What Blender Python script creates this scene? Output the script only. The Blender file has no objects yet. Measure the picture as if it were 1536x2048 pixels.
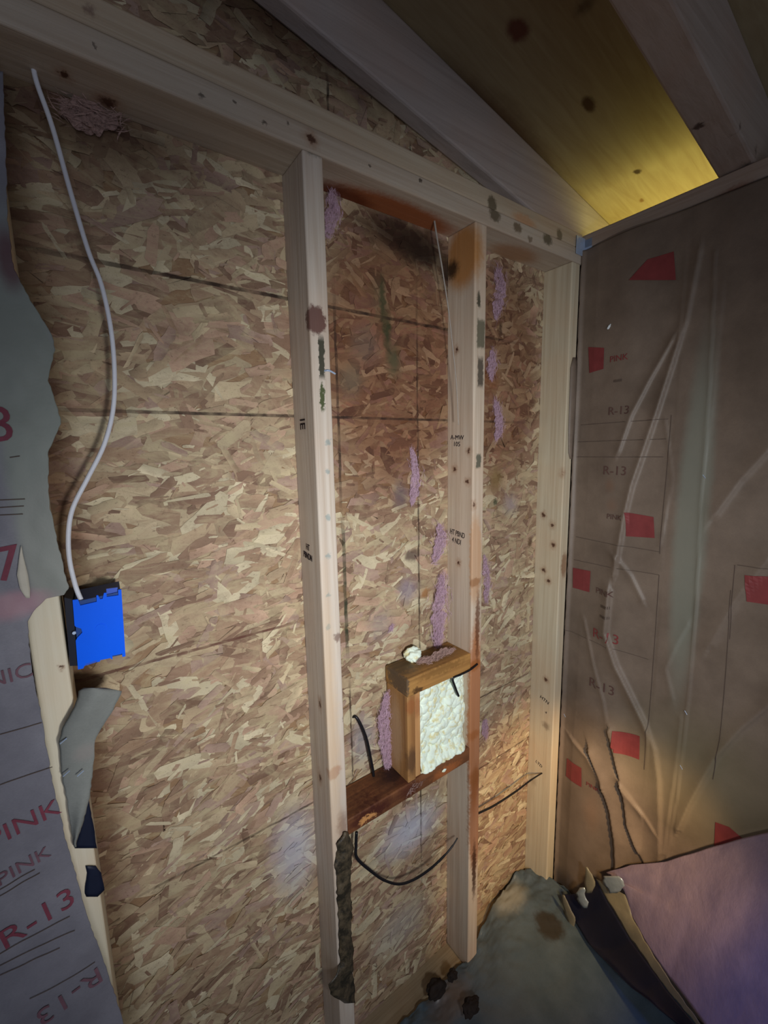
import bpy, bmesh, math, random
import numpy as np
from mathutils import Vector, Matrix, noise as mnoise

random.seed(7); rng = np.random.default_rng(7)
scene = bpy.context.scene
C = scene.collection

# ------------------------------------------------------------------ camera
H = 2.02                                   # underside of the top plate above the floor
CAM = Vector((-0.35194, -0.79581, H - 0.48850))
YAW, PITCH, ROLL, FPX = 0.6168532, -0.1489773, -0.0206514, 853.434
cy, sy, cp, sp, cr, sr = math.cos(YAW), math.sin(YAW), math.cos(PITCH), math.sin(PITCH), math.cos(ROLL), math.sin(ROLL)
_fw = Vector((sy*cp, cy*cp, sp)); _rt = Vector((cy, -sy, 0)); _up = _rt.cross(_fw)
RT = _rt*cr + _up*sr; UP = _up*cr - _rt*sr; FW = _fw
cam_d = bpy.data.cameras.new('camera'); cam = bpy.data.objects.new('camera', cam_d); C.objects.link(cam)
cam_d.sensor_fit = 'VERTICAL'; cam_d.sensor_height = 24; cam_d.lens = 24*FPX/2048; cam_d.clip_start = .01
cam.matrix_world = Matrix(((RT.x, UP.x, -FW.x, CAM.x), (RT.y, UP.y, -FW.y, CAM.y), (RT.z, UP.z, -FW.z, CAM.z), (0, 0, 0, 1)))
scene.camera = cam

# ------------------------------------------------------------------ light
vs = scene.view_settings; vs.view_transform = 'Standard'; vs.look = 'None'; vs.gamma = 1; vs.use_curve_mapping = False
vs.exposure = 0.47
world = bpy.data.worlds.new('world'); scene.world = world; world.use_nodes = True
world.node_tree.nodes['Background'].inputs[0].default_value = (.62, .72, 1, 1)
world.node_tree.nodes['Background'].inputs[1].default_value = .06

def lamp(name, kind, loc, target, energy, color, **kw):
    d = bpy.data.lights.new(name, kind); o = bpy.data.objects.new(name, d); C.objects.link(o)
    d.energy = energy; d.color = color
    for k, v in kw.items(): setattr(d, k, v)
    o.location = loc
    o.rotation_euler = (Vector(target)-Vector(loc)).to_track_quat('-Z', 'Y').to_euler()
    return o
# torch held low beside the camera; dim daylight from the doorway behind; warm work light low at the right; light under the eave
lamp('hand_torch', 'SPOT', (-.20, -1.05, H-.66), (.36, 0, H-.90), 32, (.97, .99, 1), spot_size=math.radians(104), spot_blend=1.0, shadow_soft_size=.05)
lamp('doorway_light', 'AREA', (-.5, -2.3, 1.2), (.1, 0, .95), 6, (.80, .86, 1), shape='RECTANGLE', size=.9, size_y=1.6)
lamp('work_light', 'SPOT', (.42, -.80, H-1.02), (.80, -.02, H-1.80), 25, (1, .66, .30), spot_size=math.radians(52), spot_blend=.9, shadow_soft_size=.03)
lamp('eave_light', 'AREA', (1.12, -.22, H-.16), (.82, -.22, H+.24), 1.5, (1, .90, .26), shape='RECTANGLE', size=.14, size_y=.34)
lamp('blue_glow', 'SPOT', (.02, -.92, H-.25), (.54, -.74, H-1.52), 26, (.16, .28, 1), spot_size=math.radians(24), spot_blend=1, shadow_soft_size=.1)

# ------------------------------------------------------------------ helpers
def ray(u, v): return RT*((u-768)/FPX) + UP*((1024-v)/FPX) + FW
def at(u, v, ax, val):
    """world point seen at (u, v) on the plane axis=val (z given above the floor)"""
    d = ray(u, v); return CAM + d*((val-CAM[ax])/d[ax])

def link(name, me, mat=None, parent=None, origin=True, smooth=False):
    o = bpy.data.objects.new(name, me); C.objects.link(o)
    if mat: me.materials.append(mat)
    if smooth:
        me.polygons.foreach_set('use_smooth', [True]*len(me.polygons))
    if origin and len(me.vertices):
        n = len(me.vertices); a = np.empty(n*3); me.vertices.foreach_get('co', a); a = a.reshape(-1, 3)
        c = (a.min(0)+a.max(0))/2; c[2] = a[:, 2].min()
        me.vertices.foreach_set('co', (a-c).ravel()); o.location = c
    if parent:
        bpy.context.view_layer.update() if False else None
        o.parent = parent; o.location = Vector(o.location)-Vector(parent.location)
    return o
def tag(o, label=None, cat=None, group=None, kind=None):
    if label: o['label'] = label
    if cat: o['category'] = cat
    if group: o['group'] = group
    if kind: o['kind'] = kind
    return o
def empty(name, loc):
    o = bpy.data.objects.new(name, None); C.objects.link(o); o.location = loc; o.empty_display_size = .02; return o

def box_me(name, x0, x1, y0, y1, z0, z1, bev=0.0, seg=2):
    bm = bmesh.new(); bmesh.ops.create_cube(bm, size=1)
    for v in bm.verts:
        v.co = ((x0+x1)/2+v.co.x*(x1-x0), (y0+y1)/2+v.co.y*(y1-y0), (z0+z1)/2+v.co.z*(z1-z0))
    if bev: bmesh.ops.bevel(bm, geom=bm.edges[:], offset=bev, segments=seg, profile=.5, affect='EDGES')
    me = bpy.data.meshes.new(name); bm.to_mesh(me); bm.free(); return me
def poly_me(name, verts, faces):
    me = bpy.data.meshes.new(name); me.from_pydata([tuple(v) for v in verts], [], faces); me.update(); return me
def grid_me(name, P):
    """P: array (rows, cols, 3)"""
    r, c, _ = P.shape
    idx = np.arange(r*c).reshape(r, c)
    f = np.stack([idx[:-1, :-1], idx[:-1, 1:], idx[1:, 1:], idx[1:, :-1]], -1).reshape(-1, 4)
    me = bpy.data.meshes.new(name)
    me.vertices.add(r*c); me.vertices.foreach_set('co', P.reshape(-1).astype(np.float32))
    me.loops.add(len(f)*4); me.loops.foreach_set('vertex_index', f.ravel().astype(np.int32))
    me.polygons.add(len(f)); me.polygons.foreach_set('loop_start', (np.arange(len(f))*4).astype(np.int32))
    me.update(calc_edges=True); me.validate(); return me
def solid(o, t, off=0):
    m = o.modifiers.new('thickness', 'SOLIDIFY'); m.thickness = t; m.offset = off; return o
def tube_me(name, pts, rad, seg=10, flat=1.0, sub=6):
    pts = [Vector(p) for p in pts]; P = []
    n = len(pts)
    for i in range(n-1):
        p0, p1, p2, p3 = pts[max(i-1, 0)], pts[i], pts[i+1], pts[min(i+2, n-1)]
        for k in range(sub):
            t = k/sub
            P.append(.5*((2*p1)+(-p0+p2)*t+(2*p0-5*p1+4*p2-p3)*t*t+(-p0+3*p1-3*p2+p3)*t**3))
    P.append(pts[-1]); V = []; F = []
    ref = Vector((0, 1, 0))
    for i, p in enumerate(P):
        t = (P[min(i+1, len(P)-1)]-P[max(i-1, 0)]).normalized()
        a = t.cross(ref)
        a = a.normalized() if a.length > 1e-4 else Vector((1, 0, 0)); b = t.cross(a)
        r = rad[int(i/len(P)*len(rad))] if isinstance(rad, (list, tuple)) else rad
        for k in range(seg):
            an = 2*math.pi*k/seg; V.append(p+a*math.cos(an)*r+b*math.sin(an)*r*flat)
    m = len(P)
    for i in range(m-1):
        for k in range(seg): F.append((i*seg+k, i*seg+(k+1) % seg, (i+1)*seg+(k+1) % seg, (i+1)*seg+k))
    F.append(tuple(range(seg))[::-1]); F.append(tuple((m-1)*seg+k for k in range(seg)))
    return poly_me(name, V, F)

# value noise for surfaces
_T = rng.random((64, 64))
def vn(x, y):
    x = np.asarray(x, float); y = np.asarray(y, float)
    xi = np.floor(x).astype(int); yi = np.floor(y).astype(int); fx = x-xi; fy = y-yi
    fx = fx*fx*(3-2*fx); fy = fy*fy*(3-2*fy)
    g = lambda i, j: _T[i % 64, j % 64]
    return (g(xi, yi)*(1-fx)+g(xi+1, yi)*fx)*(1-fy)+(g(xi, yi+1)*(1-fx)+g(xi+1, yi+1)*fx)*fy-.5
def fbm(x, y, o=4):
    s = 0; a = 1
    for k in range(o): s = s+a*vn(x*2**k+17.3*k, y*2**k+5.1*k); a *= .5
    return s

# ------------------------------------------------------------------ materials
def srgb(r, g, b):
    f = lambda c: (c/255/12.92) if c/255 <= .04045 else ((c/255+.055)/1.055)**2.4
    return (f(r), f(g), f(b), 1)
class NT:
    def __init__(s, name):
        s.m = bpy.data.materials.new(name); s.m.use_nodes = True; s.t = s.m.node_tree; s.n = s.t.nodes; s.b = s.n['Principled BSDF']
    def new(s, k, **kw):
        n = s.n.new(k)
        for a, v in kw.items(): setattr(n, a, v)
        return n
    def put(s, sock, v):
        if isinstance(v, bpy.types.NodeSocket): s.t.links.new(v, sock)
        else: sock.default_value = v
    def vm(s, op, a, b=None):
        n = s.new('ShaderNodeVectorMath', operation=op); s.put(n.inputs[0], a)
        if b is not None: s.put(n.inputs[1], b)
        return n.outputs['Value'] if op in ('LENGTH', 'DOT_PRODUCT') else n.outputs[0]
    def ma(s, op, a, b=None, clamp=False):
        n = s.new('ShaderNodeMath', operation=op); n.use_clamp = clamp; s.put(n.inputs[0], a)
        if b is not None: s.put(n.inputs[1], b)
        return n.outputs[0]
    def mr(s, v, a, b, c=0., d=1., smooth=False):
        n = s.new('ShaderNodeMapRange'); n.interpolation_type = 'SMOOTHSTEP' if smooth else 'LINEAR'
        for i, x in enumerate((v, a, b, c, d)): s.put(n.inputs[i], x)
        return n.outputs[0]
    def mix(s, f, a, b, mode='MIX'):
        n = s.new('ShaderNodeMix', data_type='RGBA', blend_type=mode); s.put(n.inputs[0], f); s.put(n.inputs[6], a); s.put(n.inputs[7], b)
        return n.outputs[2]
    def noise(s, vec, scale, detail=3, rough=.55, dist=0):
        n = s.new('ShaderNodeTexNoise'); s.put(n.inputs['Vector'], vec); n.inputs['Scale'].default_value = scale
        n.inputs['Detail'].default_value = detail; n.inputs['Roughness'].default_value = rough; n.inputs['Distortion'].default_value = dist
        return n
    def pos(s): return s.new('ShaderNodeNewGeometry').outputs['Position']
    def bump(s, h, strength=.3, dist=.001):
        n = s.new('ShaderNodeBump'); n.inputs['Strength'].default_value = strength; n.inputs['Distance'].default_value = dist
        s.put(n.inputs['Height'], h); s.t.links.new(n.outputs[0], s.b.inputs['Normal'])
    def fin(s, col, rough=.7, spec=.3, **kw):
        s.put(s.b.inputs['Base Color'], col); s.put(s.b.inputs['Roughness'], rough); s.b.inputs['Specular IOR Level'].default_value = spec
        for k, v in kw.items(): s.put(s.b.inputs[k], v)
        return s.m

def stains(s, col, lst, amp=.012, scale=45, small=.003):
    """marks with a place of their own: (kind, centre, radii, colour, strength, softness, mode)"""
    p = s.pos()
    nz = s.noise(p, scale, 4, .65).outputs['Color']
    d = s.vm('MULTIPLY', s.vm('SUBTRACT', nz, (.5, .5, .5)), (amp*2,)*3)
    pw = s.vm('ADD', p, d)
    tiny = s.vm('ADD', p, s.vm('MULTIPLY', s.vm('SUBTRACT', nz, (.5, .5, .5)), (small,)*3))
    for kind, c, r, color, st, soft, mode in lst:
        v = s.vm('MULTIPLY', s.vm('SUBTRACT', pw if kind == 'e' else tiny, tuple(c)), tuple(1/x for x in r))
        if kind == 'l' or kind == 'b':
            a = s.vm('ABSOLUTE', v); x = s.new('ShaderNodeSeparateXYZ'); s.put(x.inputs[0], a)
            L = s.ma('MAXIMUM', s.ma('MAXIMUM', x.outputs[0], x.outputs[1]), x.outputs[2])
        else: L = s.vm('LENGTH', v)
        f = s.mr(L, 1.0, max(1-soft, .0), 0., st, True)
        if kind == 'l': f = s.ma('MULTIPLY', f, s.mr(s.noise(p, 30, 2).outputs[0], .3, .6, .35, 1.))
        col = s.mix(f, col, color, mode)
    return col
def E(c, r, color, st=1., soft=.5, mode='MIX'): return ('e', c, r, color, st, soft, mode)
def L_(c, r, color, st=1., soft=.5, mode='MIX'): return ('l', c, r, color, st, soft, mode)
def B_(c, r, color, st=1., soft=.3, mode='MIX'): return ('b', c, r, color, st, soft, mode)

def wood(name, axis, base, dark, st=(), seed=0., rough=.62, grain=1.0, amp=.006):
    s = NT(name); p = s.pos()
    sc = [70., 70., 70.]; sc[axis] = 2.2
    q = s.vm('ADD', s.vm('MULTIPLY', p, tuple(sc)), (seed, seed*1.7, seed*.6))
    g1 = s.noise(q, 1.0, 4, .6, .6).outputs[0]
    sc2 = [420., 420., 420.]; sc2[axis] = 9.
    g2 = s.noise(s.vm('MULTIPLY', p, tuple(sc2)), 1.0, 2, .5).outputs[0]
    g = s.ma('ADD', s.mr(g1, .35, .68), s.ma('MULTIPLY', g2, .35))
    col = s.mix(s.ma('MULTIPLY', s.mr(g, .3, 1.2), .75*grain), base, dark)
    big = s.noise(p, 7, 3).outputs[0]
    col = s.mix(s.mr(big, .45, .75, 0, .35), col, (base[0]*1.02, base[1]*.80, base[2]*.68, 1))
    col = stains(s, col, st, amp*1.6, 110, .012)
    s.bump(g, .25, .0012)
    return s.fin(col, rough, .3)
def plain(name, color, rough=.6, spec=.3, nscale=60, namt=.25, bump=.2, bd=.001, **kw):
    s = NT(name); nz = s.noise(s.pos(), nscale, 4, .6).outputs[0]
    col = s.mix(s.mr(nz, .3, .7, 0, namt), color, tuple(c*.45 for c in color[:3])+(1,))
    if bump: s.bump(nz, bump, bd)
    return s.fin(col, rough, spec, **kw)

PINE = srgb(208, 186, 158); PINE_D = srgb(172, 142, 112); KNOT = srgb(70, 38, 24); MOLD = srgb(52, 52, 38); MOLDG = srgb(62, 74, 34)
RUST = srgb(120, 66, 28); BLUEST = srgb(110, 138, 140); REDB = srgb(96, 58, 48)

# ------------------------------------------------------------------ setting
SX2, SX3, XR = .4115, .790, .840
# gable wall: sheathing board made of pressed wood flakes
osb = NT('osb_flakes'); uv = osb.new('ShaderNodeUVMap'); uv.uv_map = 'grain'
att = osb.new('ShaderNodeVertexColor'); att.layer_name = 'flake'
gq = osb.vm('MULTIPLY', uv.outputs[0], (14., 340., 1.))
gn = osb.noise(gq, 1., 3, .6, .4).outputs[0]
pn = osb.noise(osb.pos(), 55, 4, .7).outputs[0]
ocol = osb.mix(osb.mr(gn, .35, .75, 0, .38), att.outputs[0], srgb(112, 80, 56))
ocol = osb.mix(osb.mr(pn, .55, .75, 0, .30), ocol, srgb(92, 58, 38))
def w(u, v): p = at(u, v, 1, 0.); return (p.x, 0., p.z)
def wr(a, b): return (a, .5, b)
LN = srgb(48, 32, 24); DK = srgb(40, 26, 18)
ost = [
 # the damp, reddish bay between the studs and the mould in it
 E((.245, 0, H-.30), wr(.30, .42), srgb(176, 132, 112), .85, .55, 'MULTIPLY'),
 E((.62, 0, H-.30), wr(.22, .42), srgb(176, 132, 112), .75, .55, 'MULTIPLY'),
 E(w(800, 470), wr(.17, .06), srgb(70, 45, 34), .85, .8, 'MULTIPLY'),
 E(w(845, 508), wr(.12, .06), DK, .95, .9), E(w(900, 545), wr(.05, .06), DK, .8, .9),
 E(w(890, 560), wr(.03, .06), DK, .6, .9),
 E(w(764, 600), wr(.012, .075), srgb(54, 58, 34), .9, .8), E(w(773, 660), wr(.016, .070), srgb(58, 62, 38), .9, .9), E(w(786, 722), wr(.032, .055), srgb(74, 76, 52), .8, .9), E(w(755, 590), wr(.03, .07), srgb(104, 92, 66), .4, .9),
 E(w(700, 760), wr(.05, .05), srgb(100, 96, 80), .5, .9), E(w(730, 690), wr(.06, .06), srgb(112, 100, 92), .4, .9),
 E(w(980, 760), wr(.05, .05), srgb(128, 72, 36), .5, .9), E(w(990, 960), wr(.045, .05), srgb(120, 100, 48), .5, .9), E(w(1020, 1010), wr(.05, .05), srgb(150, 145, 150), .4, .9),
 E(w(800, 990), wr(.035, .05), srgb(96, 84, 90), .7, .9), E(w(822, 1110), wr(.03, .022), srgb(84, 62, 58), .8, .7),
 E(w(848, 1185), wr(.024, .018), srgb(150, 95, 40), .7, .7), E(w(815, 1180), wr(.05, .05), srgb(150, 142, 160), .5, .9),
 E(w(760, 1250), wr(.06, .06), srgb(140, 132, 140), .35, .9), E(w(1000, 660), wr(.012, .03), srgb(60, 44, 34), .7, .8),
 E(w(1058, 1085), wr(.016, .020), srgb(84, 58, 36), .8, .7), E(w(990, 1005), wr(.012, .016), srgb(60, 70, 50), .8, .7),
 E(w(725, 1480), wr(.05, .10), srgb(140, 146, 152), .55, .9), E(w(775, 1575), wr(.035, .05), srgb(70, 52, 40), .8, .8),
 # pale damp bloom on the lower part
 E(w(820, 1660), wr(.15, .10), srgb(190, 194, 208), .75, .95), E(w(590, 1700), wr(.08, .16), srgb(180, 182, 196), .65, .95), E(w(800, 1850), wr(.14, .10), srgb(186, 180, 170), .5, .95),
 # brown edge along the left stud and under the plate
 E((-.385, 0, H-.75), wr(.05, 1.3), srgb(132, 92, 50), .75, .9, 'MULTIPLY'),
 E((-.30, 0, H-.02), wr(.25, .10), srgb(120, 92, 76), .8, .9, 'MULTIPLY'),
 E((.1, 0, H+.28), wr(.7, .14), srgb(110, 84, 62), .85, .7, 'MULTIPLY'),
 # guide lines printed on the board
 L_((.15, 0, H-.208), wr(.66, .0042), LN, .95), L_((.15, 0, H-.4235), wr(.66, .0036), LN, .9),
 L_((-.2, 0, H-.842), wr(.24, .0034), REDB, .9), L_((.62, 0, H-1.225), wr(.20, .0030), LN, .75), L_((.62, 0, H-1.46), wr(.20, .0030), LN, .75),
 L_((-.15, 0, H-1.272), wr(.24, .0030), LN, .75),
 L_((.314, 0, H-.9), wr(.0036, .95), LN, .8), L_((.099, 0, H-.40), wr(.0040, .26), LN, .85), L_((.101, 0, H-.80), wr(.0056, .19), srgb(44, 52, 34), .9),
 L_((.104, 0, H-1.15), wr(.0030, .16), LN, .8), L_((.101, 0, H+.14), wr(.0034, .08), DK, .9), L_((.30, 0, H+.12), wr(.003, .05), DK, .9),
]
sn = osb.noise(osb.vm('MULTIPLY', osb.pos(), (150., 10., 260.)), 1., 3, .7, .8).outputs[0]
ocol = osb.mix(osb.mr(sn, .60, .70, 0, .55), ocol, srgb(70, 46, 32))
on2 = osb.noise(osb.vm('MULTIPLY', osb.pos(), (14., 5., 34.)), 1., 5, .7, 1.4).outputs[0]
ocol = osb.mix(osb.mr(on2, .48, .66, 0, .45), ocol, srgb(196, 182, 142))
ocol = osb.mix(osb.mr(on2, .46, .30, 0, .40), ocol, srgb(134, 104, 80))
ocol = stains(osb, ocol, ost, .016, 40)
osb.bump(gn, .4, .0008)
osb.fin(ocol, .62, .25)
PAL0 = [(srgb(206, 180, 132), 4), (srgb(188, 156, 112), 5), (srgb(170, 130, 92), 4), (srgb(150, 108, 78), 3), (srgb(222, 204, 158), 3), (srgb(128, 84, 58), 1.6), (srgb(196, 150, 116), 3), (srgb(178, 138, 118), 2)]
def _soft(c, m=srgb(182, 164, 132), k=.82, g=.24):
    c = [m[i]+(c[i]-m[i])*k for i in range(3)]; a = sum(c)/3
    return tuple(x+(a-x)*g for x in c)+(1,)
PAL = [(_soft(c), w_) for c, w_ in PAL0]
pw_ = np.array([p[1] for p in PAL]); pw_ = pw_/pw_.sum(); pc = np.array([p[0] for p in PAL])
V = []; F = []; COL = []; UVS = []
NF = 11000
xs = rng.uniform(-.62, XR, NF); zs = rng.uniform(0., 2.42, NF)
for i in range(NF):
    x, z = xs[i], zs[i]
    big = i < NF*.62
    ln = rng.uniform(.05, .125) if big else (rng.uniform(.015, .09) if i < NF*.9 else rng.uniform(.01, .03)); wd = ln*rng.uniform(.18, .45) if big else ln*rng.uniform(.10, .35)
    wd = min(wd, .036)
    an = rng.normal(.10, .42) if rng.random() < .75 else rng.uniform(0, math.pi)
    ca, sa = math.cos(an), math.sin(an)
    yy = -.0004-(i/NF)*.0030+rng.uniform(-.0002, .0002); tl = rng.normal(0, .012); tw = rng.normal(0, .04)
    e = [(-.5+rng.uniform(0, .14), -.5+rng.uniform(0, .15))]+[(q, -.5+rng.uniform(0, .16)) for q in (-.32, -.14, .04, .22, .36)]
    e += [(.5-rng.uniform(0, .22), -.42+rng.uniform(0, .2)), (.5-rng.uniform(0, .1), rng.uniform(-.2, .2)), (.5-rng.uniform(0, .22), .42-rng.uniform(0, .2))]
    e += [(q, .5-rng.uniform(0, .16)) for q in (.36, .2, .02, -.16, -.34)]+[(-.5+rng.uniform(0, .2), .45-rng.uniform(0, .2)), (-.5+rng.uniform(0, .1), rng.uniform(-.2, .2))]
    K_ = len(e)
    b = len(V); c = pc[rng.choice(len(PAL), p=pw_)]*rng.uniform(.88, 1.10)
    o1, o2 = rng.uniform(0, 50), rng.uniform(0, 50); gdir = rng.normal(0, .12, 2)
    for (a, d) in e:
        lx, lz = a*ln, d*wd
        V.append((x+lx*ca-lz*sa, yy+lx*tl+lz*tw, z+lx*sa+lz*ca)); UVS.append((lx+o1, lz+o2)); vc = c*(1+gdir[0]*a*2+gdir[1]*d*2+rng.normal(0, .05)); vc[3] = 1; COL.append(vc)
    F.append(tuple(range(b, b+K_)))
me = poly_me('wall_back', V, F)
uvl = me.uv_layers.new(name='grain'); ca_ = me.color_attributes.new('flake', 'FLOAT_COLOR', 'CORNER')
li = np.empty(len(me.loops), np.int32); me.loops.foreach_get('vertex_index', li)
uvl.data.foreach_set('uv', np.array(UVS)[li].ravel()); ca_.data.foreach_set('color', np.array(COL)[li].ravel())
# backing board joined into the same wall
bm = bmesh.new(); bm.from_mesh(me)
cl = bm.loops.layers.float_color['flake']
vv = [bm.verts.new(p) for p in [(-1.05, 0, 0), (XR+.02, 0, 0), (XR+.02, 0, 2.45), (-1.05, 0, 2.45), (-1.05, .012, 0), (XR+.02, .012, 0), (XR+.02, .012, 2.45), (-1.05, .012, 2.45)]]
for q in ((0, 1, 2, 3), (7, 6, 5, 4), (0, 4, 5, 1), (1, 5, 6, 2), (2, 6, 7, 3), (3, 7, 4, 0)):
    f = bm.faces.new([vv[k] for k in q])
    for l in f.loops: l[cl] = srgb(150, 120, 90)
bm.to_mesh(me); bm.free()
wall = link('wall_back', me, osb.m); tag(wall, kind='structure')

ext = plain('board_plain', srgb(120, 92, 66), .8, .2, 30)
tag(link('wall_right', box_me('wall_right', XR+.09, XR+.102, -1.6, .012, 0, H+.07), ext), kind='structure')
tag(link('floor', box_me('floor', -1.6, XR+.1, -2.6, .012, -.05, 0), plain('floor_board', srgb(92, 74, 60), .85, .2, 25, .5)), kind='structure')

# roof sheathing (plywood with knots), sloping down to the right
RS, RZ = .195, H+.243                      # rafter underside z = RZ - RS*x
def roofz(x, up=0.): return RZ-RS*x+up
PLY = srgb(160, 144, 112)
def rp(u, v, up):                          # point on a plane parallel to the roof
    d = ray(u, v); c = CAM; t = (RZ+up-RS*c.x-c.z)/(d.z+RS*d.x); p = c+d*t; return tuple(p)
TOP = .144
ply = NT('roof_plywood'); p = ply.pos()
pg = ply.noise(ply.vm('MULTIPLY', p, (5., 45., 5.)), 1., 4, .6, 1.2).outputs[0]
pcol = ply.mix(ply.mr(pg, .35, .7, 0, .55), PLY, srgb(134, 112, 80))
pcol = stains(ply, pcol, [E(rp(1035, 60, TOP), (.034, .026, .05), srgb(96, 48, 40), .9, .6), E(rp(1178, 208, TOP), (.030, .018, .05), srgb(70, 40, 20), .9, .6),
   E(rp(1275, 343, TOP), (.014, .012, .05), srgb(54, 34, 16), .95, .6), E(rp(1283, 400, TOP), (.012, .008, .05), srgb(110, 74, 30), .8, .7),
   E(rp(1170, 12, TOP), (.02, .03, .05), srgb(60, 40, 30), .6, .9), E(rp(1000, 250, TOP), (.5, .07, .08), srgb(130, 72, 42), .7, .8, 'MULTIPLY')], .010, 30)
ply.bump(pg, .15, .001); ply.fin(pcol, .7, .2)
def slab(name, x0, x1, y0, y1, lo, hi, mat, bev=0.):
    me = box_me(name, x0, x1, y0, y1, 0, 1, 0)
    bm = bmesh.new(); bm.from_mesh(me)
    for v in bm.verts: v.co.z = roofz(v.co.x, hi if v.co.z > .5 else lo)
    if bev: bmesh.ops.bevel(bm, geom=bm.edges[:], offset=bev, segments=2, profile=.5, affect='EDGES')
    bm.to_mesh(me); bm.free(); return link(name, me, mat)
tag(slab('ceiling', -1.2, 1.28, -1.9, .012, TOP, TOP+.014, ply.m), kind='structure')

# ------------------------------------------------------------------ framing
DW = srgb(150, 128, 104)
FR = -.089
def fp(u, v): return tuple(at(u, v, 1, FR))
def sp_(u, v, X): return tuple(at(u, v, 0, X))
def knot(c, a=.008, b=.012, st=.9): return [E(c, (a*2.2, a*2.2, b*2.6), srgb(150, 108, 78), .6, .9), E(c, (a, a, b), KNOT, st, .6)]
def beam(name, x0, x1, y0, y1, z0, z1, mat, label, cat, group=None, bev=.0035, kind=None):
    o = link(name, box_me(name, x0, x1, y0, y1, z0, z1, bev, 3), mat, smooth=False)
    return tag(o, label, cat, group, kind)

s1 = wood('stud_pine_a', 2, srgb(202, 190, 176), srgb(178, 160, 142), sum([knot(fp(634, 1402), .004, .009), knot(sp_(640, 1555, 0.), .007, .012), knot(sp_(640, 1408, 0), .006, .010)], []) + [
   E(fp(632, 640), (.022, .022, .028), srgb(94, 56, 50), .9, .25), B_(fp(643, 715), (.0065, .012, .042), MOLD, .95, .35), E(fp(645, 793), (.0065, .012, .030), MOLDG, .95, .4),
   B_(fp(612, 835), (.004, .030, .002), srgb(90, 60, 60), .0), E(sp_(606, 848, 0.), (.012, .020, .022), srgb(110, 80, 80), .35, .9),
   E(fp(668, 1545), (.02, .02, .018), srgb(150, 96, 76), .6, .5), E(fp(675, 1275), (.012, .012, .012), srgb(100, 70, 60), .7, .6), E(fp(690, 1440), (.008, .012, .012), srgb(90, 66, 56), .7, .6),
   E(fp(625, 300), (.02, .012, .012), MOLD, .6, .7), E(fp(685, 1650), (.02, .03, .05), srgb(120, 84, 66), .6, .8)] +
   [E(fp(656, y), (.007, .010, .007), BLUEST, .55, .6) for y in (884, 945, 1035, 1112, 1190, 1255)] +
   [E(fp(660, 1460), (.03, .012, .45), srgb(222, 186, 140), .35, .8)], 1.3)
s2 = wood('stud_pine_b', 2, srgb(200, 184, 164), srgb(172, 150, 128), sum([knot(sp_(u, v, SX2), .007, .007, .95) for u, v in ((937, 902), (909, 938), (935, 963), (917, 1125), (913, 700))], []) +
   knot(fp(948, 1010), .006, .008) + [E(fp(958, 600), (.008, .01, .024), MOLD, .9, .5), B_(fp(962, 668), (.015, .01, .036), srgb(96, 92, 74), .9, .3), B_(fp(961, 745), (.012, .01, .040), srgb(72, 64, 54), .9, .4),
   B_(fp(957, 922), (.010, .01, .020), srgb(84, 84, 70), .9, .4), E((SX2, -.05, H-.06), (.05, .07, .09), srgb(176, 116, 48), .85, .5), E(sp_(904, 540, SX2), (.02, .03, .03), DK, .9, .7),
   E(fp(950, 1165), (.03, .012, .016), srgb(80, 44, 34), .85, .6), E(fp(950, 1330), (.03, .03, .020), DK, .95, .6), E(fp(948, 1470), (.03, .02, .02), srgb(70, 42, 30), .8, .7), E(fp(950, 1555), (.03, .02, .04), srgb(54, 38, 28), .85, .7),
   E(fp(950, 1440), (.03, .02, .33), srgb(166, 100, 52), .85, .35), E(fp(950, 1640), (.03, .02, .20), srgb(140, 84, 44), .8, .4), E(fp(948, 1740), (.012, .02, .12), srgb(60, 34, 20), .9, .6), E(fp(955, 1250), (.010, .02, .14), srgb(96, 54, 30), .8, .6), E(fp(950, 1120), (.03, .012, .14), srgb(186, 136, 92), .6, .4), E(fp(960, 1740), (.006, .02, .06), DK, .8, .6)], 4.1)
s3 = wood('stud_pine_c', 2, srgb(200, 188, 162), srgb(178, 160, 132), sum([knot(sp_(u, v, SX3), .008, .008, .9) for u, v in ((1087, 1030), (1104, 1050), (1106, 1090), (1087, 1140), (1097, 1162), (1092, 1360))], []) +
   knot(fp(1124, 947), .012, .010) + [E(sp_(1092, 1452, SX3), (.02, .02, .02), srgb(96, 80, 66), .6, .8), E(sp_(1066, 1560, SX3), (.02, .02, .03), srgb(120, 96, 70), .4, .9),
   E(fp(1128, 1130), (.02, .01, .05), srgb(130, 84, 50), .7, .5)], 7.7)
s0 = wood('stud_pine_cream', 2, srgb(224, 214, 190), srgb(200, 184, 150), knot(fp(120, 1335), .003, .003)+knot(fp(228, 1990), .005, .010), 2.2, grain=.5)
bays = 'exposed wall studs of the gable wall'
st0 = beam('wall_stud', -.429, -.391, FR, 0, .04, H, s0, 'pale cream wooden stud carrying the blue box, half hidden behind torn insulation paper', 'stud', bays)
st1 = beam('wall_stud', 0, .038, FR, 0, .04, H, s1, 'tall wooden stud left of the boxed opening, with blue smudges and green mould', 'stud', bays)
st2 = beam('wall_stud', SX2, SX2+.038, FR, 0, .04, H, s2, 'middle wooden stud on the right side of the foam filled opening, knotty with rusty stains', 'stud', bays)
st3 = beam('wall_stud', SX3, SX3+.038, FR, 0, .04, H, s3, 'wooden stud in the corner against the brown paper covered right wall', 'stud', bays)

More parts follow.
